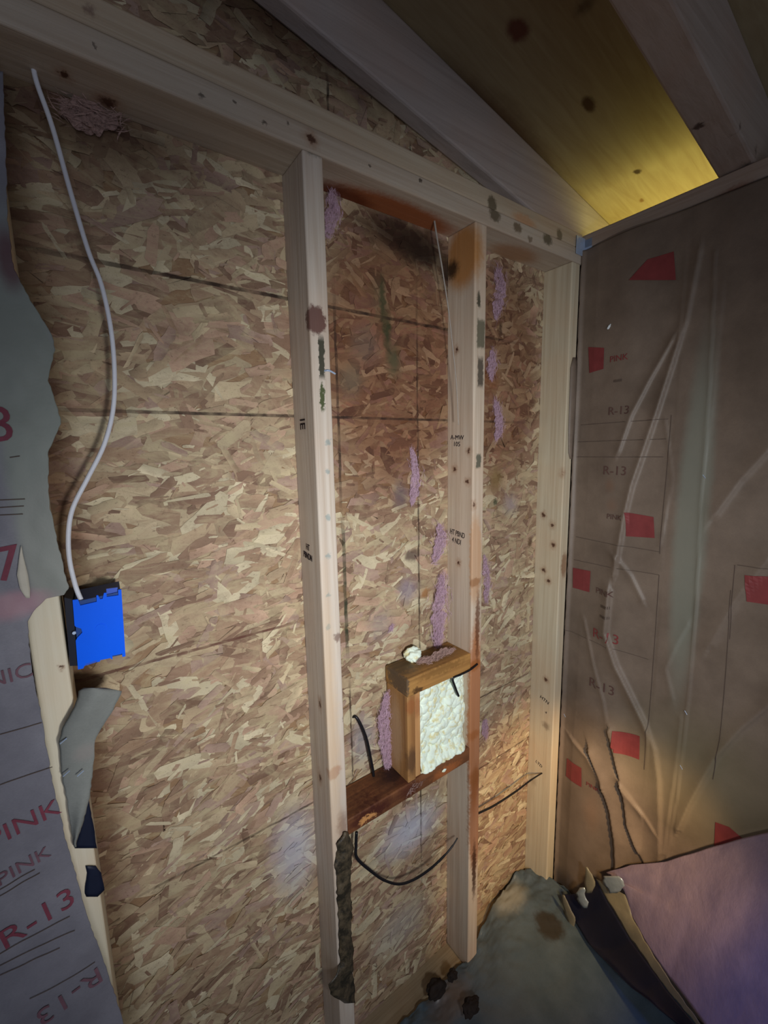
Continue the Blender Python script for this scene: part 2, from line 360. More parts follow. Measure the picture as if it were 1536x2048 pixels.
plm = wood('plate_pine_lower', 0, srgb(190, 176, 158), srgb(164, 146, 126), knot(fp(622, 278), .011, .008)+knot(tuple(at(215, 205, 2, H)), .014, .014)+knot(tuple(at(128, 150, 2, H)), .008, .008) + [
   E((.245, -.02, H), (.22, .055, .02), srgb(150, 76, 26), .9, .5), E((.12, 0, H), (.10, .05, .02), srgb(96, 40, 16), .9, .6), E((.62, -.03, H), (.12, .05, .02), srgb(156, 108, 66), .7, .6),
   E(fp(990, 430), (.025, .02, .018), srgb(90, 78, 58), .85, .5), E(fp(1035, 455), (.02, .02, .014), srgb(96, 78, 56), .8, .5), E(fp(1095, 478), (.025, .02, .018), srgb(84, 76, 58), .85, .5),
   E(fp(1060, 478), (.012, .02, .010), srgb(100, 80, 60), .7, .6), E(fp(840, 360), (.006, .01, .005), DK, .8, .6), E(fp(740, 330), (.004, .01, .004), DK, .7, .6), E(fp(470, 205), (.004, .01, .003), DK, .7, .6),
   E(fp(530, 245), (.007, .01, .004), DK, .7, .6), E(fp(575, 247), (.003, .01, .006), DK, .7, .6), E(fp(405, 193), (.007, .01, .004), DK, .7, .6), E(fp(190, 92), (.003, .01, .007), DK, .6, .6)], 3.3)
plu = wood('plate_pine_upper', 0, srgb(192, 176, 152), srgb(168, 146, 120), [
   E(fp(985, 410), (.018, .02, .024), srgb(90, 78, 58), .85, .4), E(fp(1120, 470), (.014, .02, .02), srgb(100, 88, 66), .8, .5), E(fp(1050, 440), (.06, .02, .016), srgb(190, 132, 84), .6, .6),
   E(fp(690, 222), (.010, .01, .008), srgb(110, 90, 64), .7, .7), E(fp(452, 122), (.010, .01, .006), srgb(110, 90, 74), .6, .7), E(fp(180, 20), (.010, .01, .010), srgb(100, 70, 64), .6, .8)], 5.9)
beam('top_plate', -1.0, XR, FR, 0, H, H+.0385, plm, 'long wooden plate resting directly on the stud tops, lower of the doubled pair', 'plate', 'doubled top plates of the gable wall')
beam('top_plate', -1.0, XR-.004, FR+.001, 0, H+.0392, H+.077, plu, 'long wooden plate lying upper of the doubled pair over the studs', 'plate', 'doubled top plates of the gable wall')
grim = wood('plate_grimy', 0, srgb(150, 136, 112), srgb(112, 94, 72), [], 8.8)
beam('bottom_plate', -1.0, XR, FR, 0, .001, .0395, grim, 'dusty wooden plate on the floor under the stud ends', 'plate')
rwp = wood('plate_pine_right', 1, srgb(168, 152, 138), srgb(140, 120, 102), [E(sp_(1470, 385, XR), (.02, .05, .02), srgb(120, 70, 44), .7, .7)], 6.2)
beam('top_plate', XR, XR+.089, -1.6, -.004, H+.0385, H+.076, rwp, 'wooden plate along the top of the right wall, above the brown paper', 'plate')

raf = wood('rafter_pine_a', 0, srgb(178, 166, 160), srgb(146, 132, 124), [E(rp(905, 140, .08), (.012, .02, .010), srgb(90, 60, 60), .8, .7)], 9.1, grain=.7)
raf2 = wood('rafter_pine_b', 0, srgb(160, 146, 136), srgb(132, 116, 104), [E(rp(1398, 252, 0), (.010, .012, .02), srgb(60, 42, 36), .9, .6), E(rp(1493, 310, .02), (.020, .02, .03), srgb(60, 48, 36), .8, .6), E(rp(1468, 258, .01), (.006, .02, .012), srgb(70, 50, 40), .8, .6)], 12.4, grain=.7)
def rafter(y0, y1, mat):
    seat = H+.0768; x1 = (RZ-seat)/RS; xo = XR+.0905
    pr = [(-.9, roofz(-.9)), (x1, seat), (xo, seat), (xo, roofz(xo)), (1.22, roofz(1.22)), (1.22, roofz(1.22, TOP)), (-.9, roofz(-.9, TOP))]
    bm = bmesh.new(); a = [bm.verts.new((x, y0, z)) for x, z in pr]; f = bm.faces.new(a)
    g = bmesh.ops.extrude_face_region(bm, geom=[f]); bmesh.ops.translate(bm, verts=[q for q in g['geom'] if isinstance(q, bmesh.types.BMVert)], vec=(0, y1-y0, 0))
    bmesh.ops.recalc_face_normals(bm, faces=bm.faces)
    bmesh.ops.bevel(bm, geom=[e for e in bm.edges if abs(e.verts[0].co.x-e.verts[1].co.x) > .5], offset=.005, segments=2, profile=.5, affect='EDGES')
    me = bpy.data.meshes.new('rafter'); bm.to_mesh(me); bm.free(); return link('rafter', me, mat)
tag(rafter(-.042, -.0035, raf), 'roof rafter running close along the gable wall above the top plates', 'rafter', 'roof rafters')
tag(rafter(-.452, -.388, raf2), 'roof rafter crossing the bare plywood, landing on the right wall plate beyond the yellow glow', 'rafter', 'roof rafters')

# box framing between the first two studs
sillm = wood('sill_wood', 0, srgb(122, 78, 48), srgb(70, 42, 26), [E((.10, FR, H-1.29), (.09, .12, .03), srgb(64, 28, 20), .95, .7), E((.20, -.04, H-1.27), (.09, .06, .03), srgb(38, 20, 16), .95, .8), E((.09, FR, H-1.298), (.03, .02, .010), srgb(196, 140, 84), .9, .5),
   E((.205, FR, H-1.29), (.05, .05, .03), srgb(70, 32, 22), .8, .7), E((.33, FR, H-1.30), (.07, .03, .02), srgb(170, 100, 54), .7, .7)], 1.9, amp=.012)
sill = beam('blocking_sill', .0385, SX2-.0005, FR+.001, -.004, H-1.311, H-1.273, sillm, 'rust-brown wet-stained horizontal board under the foam filled opening, between two studs', 'board', bev=.003)
headm = wood('header_wood', 0, srgb(172, 128, 72), srgb(116, 80, 44), [E((.23, -.03, H-1.0), (.06, .06, .03), srgb(84, 70, 52), .85, .6), E((.20, -.06, H-1.02), (.012, .06, .05), srgb(90, 74, 58), .9, .4), E((.235, FR, H-1.045), (.02, .02, .010), srgb(64, 40, 22), .85, .6),
   E((.33, -.035, H-1.005), (.12, .05, .012), srgb(100, 84, 58), .7, .7), E((.31, FR, H-1.018), (.11, .02, .014), srgb(122, 86, 44), .7, .6)], 2.9, amp=.012)
beam('blocking_header', .203, SX2-.0005, FR-.001, -.004, H-1.053, H-1.008, headm, 'short golden-brown board forming the top of the foam filled opening', 'board', bev=.004)
jk = wood('jack_wood_a', 2, srgb(166, 124, 76), srgb(116, 78, 46), [E((.216, FR, H-1.22), (.02, .02, .05), srgb(84, 58, 40), .8, .6), E((.205, -.04, H-1.17), (.01, .035, .13), srgb(186, 156, 120), .6, .6), E((.216, FR, H-1.08), (.02, .02, .03), srgb(150, 90, 50), .7, .6)], 5.2)
jk2 = wood('jack_wood_b', 2, srgb(204, 160, 108), srgb(156, 108, 66), [E((.24, FR, H-1.09), (.02, .02, .04), srgb(150, 92, 58), .6, .6)], 7.2)
beam('blocking_post', .205, .2285, FR+.002, -.006, H-1.2725, H-1.0535, jk, 'dark brown short upright board at the left side of the foam filled opening', 'board', bev=.002)
beam('blocking_post', .2290, .2470, FR+.006, -.006, H-1.2725, H-1.0535, jk2, 'lighter tan thin upright strip fixed between the dark upright board and the foam', 'board', bev=.002)

# ink stamps and nail printed on the studs
ink = plain('ink', srgb(44, 36, 40), .8, .1, 300, .5, 0)
def text_me(txt, size, extr=0.0002):
    c = bpy.data.curves.new('t', 'FONT'); c.body = txt; c.size = size; c.extrude = extr; c.align_x = 'CENTER'; c.align_y = 'CENTER'; c.resolution_u = 3
    o = bpy.data.objects.new('t', c); C.objects.link(o)
    dg = bpy.context.evaluated_depsgraph_get(); me = bpy.data.meshes.new_from_object(o.evaluated_get(dg))
    bpy.data.objects.remove(o); bpy.data.curves.remove(c); return me
def stamp(parent, name, txt, X, u, v, size, ang=0., mir=False, stretch=1.):
    """flat ink lettering on the left side face (x = X) of a stud"""
    c = at(u, v, 0, X); me = text_me(txt, size)
    ca, sa = math.cos(ang), math.sin(ang)
    for vt in me.vertices:
        a, b, d = vt.co.x, vt.co.y*stretch, vt.co.z
        a, b = a*ca-b*sa, a*sa+b*ca
        vt.co = (X-.0004-d, c.y-a, c.z+b)      # facing -x: text runs towards -y
    me.materials.clear()
    return link(name, me, ink, parent)
stamp(st1, 'ink_stamp', 'IE', 0, 605, 848, .030, -1.5708)
stamp(st1, 'ink_stamp', 'HT\nPBNDN', 0, 616, 1104, .0115, -.1, stretch=1.6)
stamp(st2, 'ink_stamp', 'A-MW\n105', SX2, 914, 882, .016, -.05)
stamp(st2, 'ink_stamp', 'HT PBND\n4 NDI', SX2, 914, 1075, .0125, -.12, stretch=1.6)
stamp(st3, 'ink_stamp', 'HTN', SX3, 1089, 1400, .016, -.3)
stamp(st3, 'ink_stamp', '4', SX3, 1092, 1425, .012, -.3)
stamp(st3, 'ink_stamp', 'LTD', SX3, 1078, 1528, .014, -.3)
steel = plain('galvanised_steel', srgb(176, 192, 216), .35, .6, 80, .3, .1, Metallic=.25)
np_ = at(652, 742, 1, FR)
nail = link('bent_nail', tube_me('bent_nail', [np_+Vector((-.004, .004, 0)), np_+Vector((0, -.003, .0005)), np_+Vector((.006, -.004, 0)), np_+Vector((.017, -.003, -.004))], .0017, 8), steel)
tag(nail, 'bent nail sticking out of the stud front beside the dark mould streak', 'nail')
# tie plate in the corner
tp = empty('metal_tie_plate', at(1155, 498, 1, FR)); tag(tp, 'small shiny galvanised metal plate bent over the corner of the top plates', 'metal plate')
a0 = at(1146, 480, 1, FR-.001)
pl = link('flange', box_me('flange', .800, XR+.0015, FR-.0035, FR-.0020, H+.020, H+.066, .0004, 1), steel, tp)
link('side_flange', box_me('side_flange', XR-.0015+.0015, XR+.0030, FR-.024, FR-.002, H+.008, H+.062, .0004, 1), steel, tp)
hole = plain('dark_hole', srgb(20, 20, 24), .8, .1, 20, 0, 0)
for hx, hz in ((.810, .032), (.822, .050), (.812, .060)):
    me = tube_me('nail_head', [(hx, FR-.0036, H+hz), (hx, FR-.0046, H+hz)], .0022, 10, sub=1); link('nail_head', me, steel, tp)

# ------------------------------------------------------------------ cables
white = plain('white_cable_jacket', srgb(226, 228, 236), .45, .4, 90, .12, .05)
black = plain('black_cable_jacket', srgb(22, 22, 26), .45, .4, 90, .3, .05)
def pxl(pts, ax, val): return [at(u, v, ax, val if not isinstance(val, (list, tuple)) else val[i]) for i, (u, v) in enumerate(pts)]
wc = [(66, 132), (75, 170), (105, 255), (140, 380), (176, 500), (203, 570), (222, 660), (229, 745), (226, 820), (208, 890), (176, 955), (146, 1015), (137, 1065), (139, 1120), (152, 1175), (166, 1208)]
ys = [-.030, -.032, -.036, -.042, -.046, -.048, -.05, -.05, -.05, -.052, -.056, -.060, -.064, -.070, -.078, -.084]
tag(link('cable', tube_me('cable', pxl(wc, 1, ys), .0031, 12, 1.0), white, smooth=True), 'white electric cable hanging down from the top plate into the blue box', 'cable')
wm = plain('bare_wire', srgb(168, 160, 150), .5, .4, 90, .2, 0)
tag(link('thin_wire', tube_me('thin_wire', pxl([(868, 436), (873, 470), (884, 535), (897, 620), (906, 700), (913, 770), (917, 850)], 1, [-.035, -.045, -.055, -.06, -.062, -.064, -.066]), [.0022, .0018, .0015, .0012, .001, .0009], 8), wm, smooth=True), 'thin pale wire dangling from the stained top plate beside the middle stud', 'wire')
tag(link('cable', tube_me('cable', pxl([(704, 1434), (712, 1434), (722, 1450), (733, 1478), (741, 1515), (747, 1550), (747, 1576)], 1, [.002, -.010, -.016, -.02, -.02, -.018, -.014]), .0034, 10), black, smooth=True), 'short black cable from the flake board down to the rusty sill board', 'cable')
tag(link('cable', tube_me('cable', pxl([(713, 1664), (712, 1690), (714, 1716), (742, 1742), (768, 1760), (798, 1768), (828, 1759), (860, 1738), (888, 1712), (905, 1692), (915, 1676)], 1, [-.038, -.040, -.044, -.052, -.058, -.062, -.062, -.060, -.060, -.062, -.062]), [.0036, .0036, .0036, .0034, .003, .003, .0032, .003, .0024, .0018], 10), black, smooth=True), 'black cable looping in a U below the rusty sill board', 'cable')
tag(link('cable', tube_me('cable', pxl([(948, 1630), (962, 1624), (990, 1610), (1030, 1584), (1062, 1560), (1086, 1545)], 1, [-.045, -.046, -.050, -.054, -.056, -.056]), [.0030, .003, .003, .0026, .0022], 10), black, smooth=True), 'black cable running slanted between the middle stud and the corner stud', 'cable')
tag(link('cable', tube_me('cable', pxl([(955, 1328), (940, 1340), (922, 1349), (906, 1357), (910, 1374), (917, 1392)], 1, [-.093, -.095, -.094, -.092, -.090, -.088]), [.0022, .0022, .0024, .003, .003], 10), black, smooth=True), 'black cable end poking out over the top right of the pale foam', 'cable')

# ------------------------------------------------------------------ blue box
blue = plain('blue_plastic', srgb(0, 100, 255), .5, .12, 40, .06, .03)
bdark = plain('box_side_shade', srgb(12, 16, 34), .6, .3, 40, .1, 0)  # near-black colour imitates the shade on the box's left side
bx = Vector((-.3545, -.060, H-.782)); BX = empty('electrical_box', bx); tag(BX, 'bright blue plastic electrical box on the left stud, white cable entering its top', 'electrical box')
def extr(name, outline, y0, y1, mat, parent):
    bm = bmesh.new(); vs_ = [bm.verts.new((x, y0, z)) for x, z in outline]; f = bm.faces.new(vs_)
    r = bmesh.ops.extrude_face_region(bm, geom=[f]); bmesh.ops.translate(bm, verts=[g for g in r['geom'] if isinstance(g, bmesh.types.BMVert)], vec=(0, y1-y0, 0))
    bmesh.ops.recalc_face_normals(bm, faces=bm.faces)
    me = bpy.data.meshes.new(name); bm.to_mesh(me); bm.free(); me.materials.append(mat)
    o = bpy.data.objects.new(name, me); C.objects.link(o); o.parent = parent; return o
# front plate outline, local x 0..0.058, z 0..0.1
X0, X1 = -.0255, .0315
out = [(X0, .004), (X0, -.004), (X0+.006, -.004), (X0+.009, .002), (X0+.022, .004), (X0+.022, .001), (X0+.026, .001), (X0+.026, .003), (X1-.018, .003), (X1-.018, .001), (X1-.016, .001), (X1-.016, .006), (X1-.004, .006), (X1-.004, .001), (X1, .001),
       (X1, .102), (X1-.004, .102), (X1-.004, .094), (X1-.018, .094), (X1-.018, .100), (X1-.021, .100), (X1-.023, .092), (X1-.026, .092), (X1-.028, .098), (X1-.030, .098), (X1-.030, .089), (X0+.008, .087), (X0+.006, .096), (X0, .096), (X0, .060), (X0+.001, .058), (X0+.007, .054), (X0+.008, .048), (X0+.002, .042), (X0, .038)]
yF = -.034
extr('back_plate', out, yF, yF+.003, blue, BX)
extr('body', [(X0+.001, .003), (X1-.001, .003), (X1-.001, .098), (X0+.001, .092)], yF+.0031, .030, plain('blue_plastic_shell', srgb(10, 62, 130), .5, .3, 40, .1, .03), BX)
extr('clamp_tab', [(X1-.018, .0945), (X1-.0042, .0945), (X1-.0042, .104), (X1-.018, .104)], yF+.006, yF+.009, plain('blue_tab', srgb(10, 76, 190), .45, .4, 40, .06, 0), BX)
extr('clamp_tab', [(X0+.008, -.001), (X0+.022, .001), (X0+.022, .006), (X0+.008, .006)], yF+.0005, yF+.0028, plain('blue_tab_low', srgb(8, 84, 210), .45, .4, 40, .06, 0), BX)
extr('stud_flange', [(X0-.009, .002), (X0-.0002, .000), (X0-.0002, .096), (X0-.009, .100)], yF+.004, .026, bdark, BX)
o = bpy.data.objects.new('boss', tube_me('boss', [(.004, yF+.001, .050), (.004, yF-.0006, .050)], .0062, 24, sub=1)); o.data.materials.append(blue); C.objects.link(o); o.parent = BX
o = bpy.data.objects.new('screw', tube_me('screw', [(X0-.001, yF+.002, .050), (X0-.001, yF-.002, .050)], .0022, 12, sub=1)); o.data.materials.append(steel); C.objects.link(o); o.parent = BX
BX.rotation_euler = (0, math.radians(2.5), math.radians(-2))

# ------------------------------------------------------------------ foam
foam = NT('spray_foam'); fn = foam.noise(foam.pos(), 70, 4, .6).outputs[0]
fc = foam.mix(foam.mr(fn, .50, .64, 0, .75), srgb(232, 244, 228), srgb(218, 204, 140))
foam.bump(foam.noise(foam.pos(), 260, 3).outputs[0], .25, .001); foam.fin(fc, .8, .15)
foam.b.inputs['Subsurface Weight'].default_value = .15; foam.b.inputs['Subsurface Radius'].default_value = (.01, .01, .008)
gx, gz = np.meshgrid(np.linspace(.2485, SX2-.001, 120), np.linspace(H-1.2725, H-1.054, 170))
hgt = .012*fbm(gx*14, gz*14, 3)
bumps = np.zeros_like(gx)
for k in range(420):
    cx, cz, r = rng.uniform(.246, SX2), rng.uniform(H-1.275, H-1.05), rng.uniform(.004, .013)
    if k < 70: cz = H-1.272+rng.uniform(0, .012); r = rng.uniform(.004, .009)
    d2 = ((gx-cx)/r)**2+((gz-cz)/(r*rng.uniform(.7, 1.3)))**2
    bumps = np.maximum(bumps, np.where(d2 < 1, np.sqrt(np.clip(1-d2, 0, 1))*r*(1.0 if k < 70 else .6), 0))
lowp = np.exp(-((gz-(H-1.272))/.02)**2)*.010
gy = -.070-hgt-bumps-lowp+.010*np.exp(-((gx-SX2)/.012)**2)
fo = link('foam_fill', grid_me('foam_fill', np.stack([gx, gy, gz], -1)), foam.m, smooth=True); solid(fo, .003, 0)
tag(fo, 'lumpy pale yellowish-white spray foam filling the small boxed opening', 'foam')
def blob(name, c, r, mat, label, cat, sq=(1, 1, 1), fr=40, am=.35, rot=0., group=None, sub=4):
    bm = bmesh.new(); bmesh.ops.create_icosphere(bm, subdivisions=sub, radius=1)
    R = Matrix.Rotation(rot, 3, 'Y'); cc = Vector(c)
    for v in bm.verts:
        n = mnoise.fractal(v.co*1.6+cc*fr, 1., 2., 4)
        v.co = R @ Vector((v.co.x*sq[0], v.co.y*sq[1], v.co.z*sq[2]))*r*(1+am*n)+cc
    me = bpy.data.meshes.new(name); bm.to_mesh(me); bm.free()
    return tag(link(name, me, mat, smooth=True), label, cat, group)
c = at(826, 1306, 1, -.028); blob('foam_blob', (c.x, c.y, H-.992), .019, foam.m, 'white blob of cured foam sitting on the short board above the opening', 'foam', (1.15, .9, .95))
c = at(888, 1541, 1, FR-.001); blob('foam_blob', c, .0045, foam.m, 'tiny crumb of white foam on the front of the rusty sill board', 'foam', (1.6, .5, .8), sub=3)

# ------------------------------------------------------------------ pink glass fibre remnants
pinkm = NT('pink_fibre'); pz = pinkm.noise(pinkm.pos(), 120, 4, .7).outputs[0]
pinkm.fin(pinkm.mix(pz, srgb(212, 180, 196), srgb(176, 144, 162)), .9, .1, Alpha=pinkm.mr(pinkm.noise(pinkm.pos(), 150, 4, .7).outputs[0], .36, .62, .0, .72))
def tuft(px, ax, val, wdt, label, n=200, col=None, body=True, group='pink insulation wisps on the flake board'):
    """a wisp of glass fibre along a pixel-measured line, fibres as thin curved ribbons around a soft core"""
    P = [at(u, v, ax, val) for u, v in px]; V = []; F = []
    N = len(P)-1
    for k in range(n):
        t = rng.uniform(0, N); i = min(int(t), N-1); f = t-i
        wdt *= 1.0; env = wdt*1.25*(.35+.65*math.sin(math.pi*(t/N)**.8))
        c = P[i].lerp(P[i+1], f)+Vector((rng.normal(0, .38)*env, -abs(rng.normal(0, .20)*env), rng.normal(0, .3)*env))
        dr = (P[i+1]-P[i]).normalized(); ln = rng.uniform(.4, 1.3)*max(wdt, .010)
        d2 = (dr+Vector((rng.normal(0, .5), rng.normal(0, .12), rng.normal(0, .4)))).normalized()
        sdv = d2.cross(Vector((0, 1, 0))).normalized()*rng.uniform(.0004, .0011); bend = Vector((rng.normal(0, .3), rng.uniform(-.1, .05), rng.normal(0, .3)))*ln*.6
        b = len(V)
        for j in range(5):
            s_ = j/4-.5; q = c+d2*s_*ln+bend*(s_*s_*2); w_ = sdv*(1-abs(s_)*1.6)
            V += [q+w_, q-w_]
        for j in range(4): F.append((b+2*j, b+2*j+1, b+2*j+3, b+2*j+2))
    # core
    M, K = 26, 12; b = len(V)
    for i in range(M+1):
        t = i/M*N; ii = min(int(t), N-1); f = t-ii; c = P[ii].lerp(P[ii+1], f); dr = (P[ii+1]-P[ii]).normalized()
        sd = dr.cross(Vector((0, 1, 0))).normalized(); env = wdt*.85*math.sin(math.pi*(.02+.96*i/M))**.6
        for k in range(K):
            a = 2*math.pi*k/K; nn = .75+.9*mnoise.noise(c*70+Vector((math.cos(a), math.sin(a), k*.3)))
            V.append(c+sd*math.cos(a)*env*nn+Vector((0, 1, 0))*math.sin(a)*env*.22*nn)
    for i in range(M):
        for k in range(K): F.append((b+i*K+k, b+i*K+(k+1) % K, b+(i+1)*K+(k+1) % K, b+(i+1)*K+k))
    o = link('insulation_tuft', poly_me('insulation_tuft', V, F), col or pinkm.m)
    return tag(o, label, 'insulation', group)
tuft([(664, 385), (668, 425), (655, 475)], 1, -.02, .020, 'pink insulation wisp high under the top plate, right of the blue-smudged stud')
tuft([(995, 535), (1000, 580), (992, 640)], 1, -.006, .028, 'pink insulation wisp near the top of the right bay beside the middle stud')
tuft([(985, 700), (982, 760)], 1, -.006, .020, 'small faded pink wisp halfway between two others in the right bay', 200)
tuft([(990, 800), (1000, 850), (992, 880)], 1, -.006, .022, 'pink wisp in the right bay just at the printed line', 260)
tuft([(822, 895), (832, 945), (828, 985), (822, 1010)], 1, -.006, .018, 'lilac pink wisp alone in the middle of the centre bay')
tuft([(878, 1048), (882, 1085), (868, 1125)], 1, -.010, .026, 'pink wisp touching the left face of the middle stud, above the long one')
tuft([(884, 1150), (880, 1200), (874, 1260), (876, 1300)], 1, -.016, .030, 'long lilac pink wisp hanging down to the short board over the opening', 700)
tuft([(968, 1110), (975, 1160), (972, 1205)], 1, -.006, .020, 'thin pink wisp low in the right bay beside the middle stud', 200)
tuft([(968, 1440), (972, 1475)], 1, -.006, .020, 'pale pink wisp right of the middle stud beside the foam opening', 160)
tuft([(774, 1385), (766, 1440), (772, 1500), (778, 1556)], 1, -.018, .022, 'long ragged lilac pink wisp left of the boxed opening', 700)
tuft([(780, 1262), (784, 1250)], 1, -.004, .010, 'tiny lilac pink fleck on the board above the white foam blob', 80)
pk2 = NT('pink_fibre_dusty'); pk2.fin(pk2.mix(pk2.noise(pk2.pos(), 120, 4, .7).outputs[0], srgb(190, 158, 150), srgb(130, 104, 92)), .9, .1, Alpha=pk2.mr(pk2.noise(pk2.pos(), 150, 4, .7).outputs[0], .36, .56, .1, .9))
tuft([(838, 1322), (862, 1318), (886, 1306), (905, 1300)], 2, H-1.000, .018, 'dusty pink tuft lying on the short board beside the white foam blob', 400, pk2.m, group=None)
tuft([(845, 1560), (826, 1572), (812, 1590)], 1, -.085, .013, 'dusty pink shred on the rusty sill board under the opening', 160, pk2.m, group=None)
tuft([(120, 215), (170, 230), (235, 240)], 1, -.010, .030, 'dull pink wisp under the top plate at the upper left', 120, pk2.m)

# ------------------------------------------------------------------ right wall: paper faced insulation
def kraft(name, base, dark, st=(), rough=.5, spec=.35, amp=.006, lines=True):
    s = NT(name); p = s.pos()
    n1 = s.noise(p, 9, 4, .6).outputs[0]; n2 = s.noise(s.vm('MULTIPLY', p, (300., 300., 900.)), 1, 2).outputs[0]
    col = s.mix(s.mr(n1, .35, .7), base, dark); col = s.mix(s.mr(n2, .3, .8, 0, .25), col, tuple(x*.6 for x in dark[:3])+(1,))
    col = stains(s, col, st, amp, 30)
    s.bump(s.noise(p, 55, 4, .65).outputs[0], .25, .002)
    return s.fin(col, rough, spec)
KL = dict()
def wall_pt(u, v): p = at(u, v, 0, XR-.012); return np.array([p.y, p.z])
CR = [ # folds measured on the photograph: points, width, height
 ([(1400, 500), (1372, 640), (1340, 740), (1312, 830), (1282, 920), (1266, 970), (1252, 1030), (1240, 1100), (1232, 1150)], .007, .009, 1),
 ([(1345, 680), (1300, 760), (1265, 830), (1240, 905)], .006, .006, 1),
 ([(1232, 1110), (1262, 1150), (1285, 1200)], .006, .005, 1),
 ([(1222, 1180), (1215, 1265), (1235, 1330), (1262, 1390), (1290, 1450), (1308, 1500), (1316, 1560), (1318, 1640), (1318, 1720)], .009, .012, 1),
 ([(1185, 1500), (1208, 1560), (1224, 1620), (1232, 1680), (1234, 1740)], .010, .014, -1),
 ([(1222, 1460), (1236, 1530), (1250, 1590), (1256, 1650), (1270, 1690), (1290, 1730)], .009, .012, -1),
 ([(1240, 1560), (1270, 1610), (1305, 1660)], .007, .008, 1),
 ([(1560, 1395), (1480, 1460), (1435, 1510), (1405, 1560), (1378, 1610), (1356, 1660)], .009, .009, 1),
 ([(1362, 1440), (1350, 1540), (1338, 1620), (1326, 1710)], .005, .006, 1),
 ([(1375, 1250), (1352, 1290), (1330, 1340), (1345, 1400)], .006, .005, 1),
 ([(1140, 1470), (1180, 1510), (1210, 1570)], .008, .007, 1),
 ([(1170, 1240), (1190, 1330), (1210, 1400), (1222, 1470)], .005, .004, 1),
 ([(1536, 900), (1480, 960), (1430, 1030)], .012, .005, 1), ([(1536, 1120), (1470, 1200), (1420, 1290)], .014, .006, 1),
 ([(1330, 840), (1345, 960), (1320, 1090)], .003, .002, 1),
 ([(1430, 500), (1416, 800), (1402, 1000), (1392, 1200), (1376, 1400), (1352, 1600), (1332, 1720)], .0025, .004, 1),
]
CRW = [([wall_pt(*q) for q in pts], w_, h_, s_) for pts, w_, h_, s_ in CR]
def seg_d(Y, Z, a, b):
    d = b-a; L2 = d@d; t = np.clip(((Y-a[0])*d[0]+(Z-a[1])*d[1])/L2, 0, 1)
    qy, qz = a[0]+t*d[0], a[1]+t*d[1]; side = np.sign((Y-a[0])*d[1]-(Z-a[1])*d[0])
    return np.hypot(Y-qy, Z-qz), side
def paper_x(Y, Z):
    Y = np.asarray(Y, float); Z = np.asarray(Z, float)
    h = .004+.006*fbm(Y*5+3, Z*3, 3)
    for pts, w_, h_, s_ in CRW:
        best = np.full(Y.shape, 9.); bs = np.ones(Y.shape)
        for a, b in zip(pts[:-1], pts[1:]):
            d, sd = seg_d(Y, Z, a, b); m = d < best; best = np.where(m, d, best); bs = np.where(m, sd, bs)
        wid = np.where(bs*s_ > 0, w_*.45, w_*2.2)
        h = h+1.15*h_*np.exp(-(best/wid)**1.4)
    # pillow between the studs behind, held back at the corner and at the stud
    h = h+.012*np.exp(-((Y+.22)/.07)**2)
    h = h+np.where(Z < .9, .012*np.exp(-((Y+.16)/.06)**2)*np.clip((.9-Z)/.5, 0, 1), 0)
    tab = np.clip((-Y-.345)/.004, 0, 1)*np.clip((Y+.425)/.004, 0, 1)
    h = h*(1-.45*tab)+.0025*tab
    e = np.clip((-Y-.090)/.05, 0, 1); h = h*(.25+.75*e)
    h = np.maximum(h, .0098*np.clip((Y+.104)/.0135, 0, 1))
    return XR-.0015-np.clip(h, 0, .05)
yy_, zz_ = np.linspace(-.0905, -1.45, 390), np.concatenate([np.linspace(.02, .7, 230), np.linspace(.7035, H+.034, 330)])
GY, GZ = np.meshgrid(yy_, zz_)
# ragged top and corner edges
GYs = GY.copy(); GYs[:, 0] = -.0905+.002*vn(zz_*60, zz_*0)
GX = paper_x(GYs, GZ)
kr = kraft('kraft_paper_brown', srgb(128, 112, 98), srgb(106, 92, 80), [
  E(tuple(at(1385, 1050, 0, XR)), (.1, .045, .55), srgb(124, 126, 114), .75, .5), E(tuple(at(1225, 970, 0, XR)), (.1, .02, .03), srgb(120, 92, 74), .6, .95),
  E(tuple(at(1230, 1010, 0, XR)), (.1, .025, .03), srgb(120, 92, 74), .5, .95), E(tuple(at(1190, 1620, 0, XR)), (.1, .04, .10), srgb(132, 104, 84), .5, .95),
  E(tuple(at(1180, 1500, 0, XR)), (.1, .06, .16), srgb(138, 118, 92), .4, .95), E(tuple(at(1400, 1560, 0, XR)), (.1, .30, .26), srgb(140, 130, 98), .5, .9)])
RP = link('insulation_facing', grid_me('insulation_facing', np.stack([GX, GYs, GZ], -1)), kr, smooth=True); solid(RP, .0012, -1)
tag(RP, 'brown kraft paper facing of the insulation covering the right wall, with red printed squares', 'insulation paper')
redi = plain('red_print', srgb(132, 60, 60), .6, .25, 40, .35, 0)
dimi = plain('dark_print', srgb(98, 72, 66), .7, .2, 60, .4, 0)
linei = plain('line_print', srgb(94, 80, 72), .7, .2, 60, .4, 0)
def yz(u, v): p = at(u, v, 0, XR-.010); return p.y, p.z
def on_right(name, quad, mat, n=8, parent=RP, off=.0018):
    """a printed patch given by its four corners, laid on the paper"""
    q = [yz(*c) for c in quad]; V = []; F = []
    for i in range(n+1):
        for j in range(n+1):
            a, b = i/n, j/n
            y = (q[0][0]*(1-b)+q[1][0]*b)*(1-a)+(q[3][0]*(1-b)+q[2][0]*b)*a; z = (q[0][1]*(1-b)+q[1][1]*b)*(1-a)+(q[3][1]*(1-b)+q[2][1]*b)*a
            V.append([0, y, z])
    V = np.array(V); V[:, 0] = paper_x(V[:, 1], V[:, 2])-off
    for i in range(n):
        for j in range(n): b = i*(n+1)+j; F.append((b, b+1, b+n+2, b+n+1))
    return link(name, poly_me(name, V, F), mat, parent)
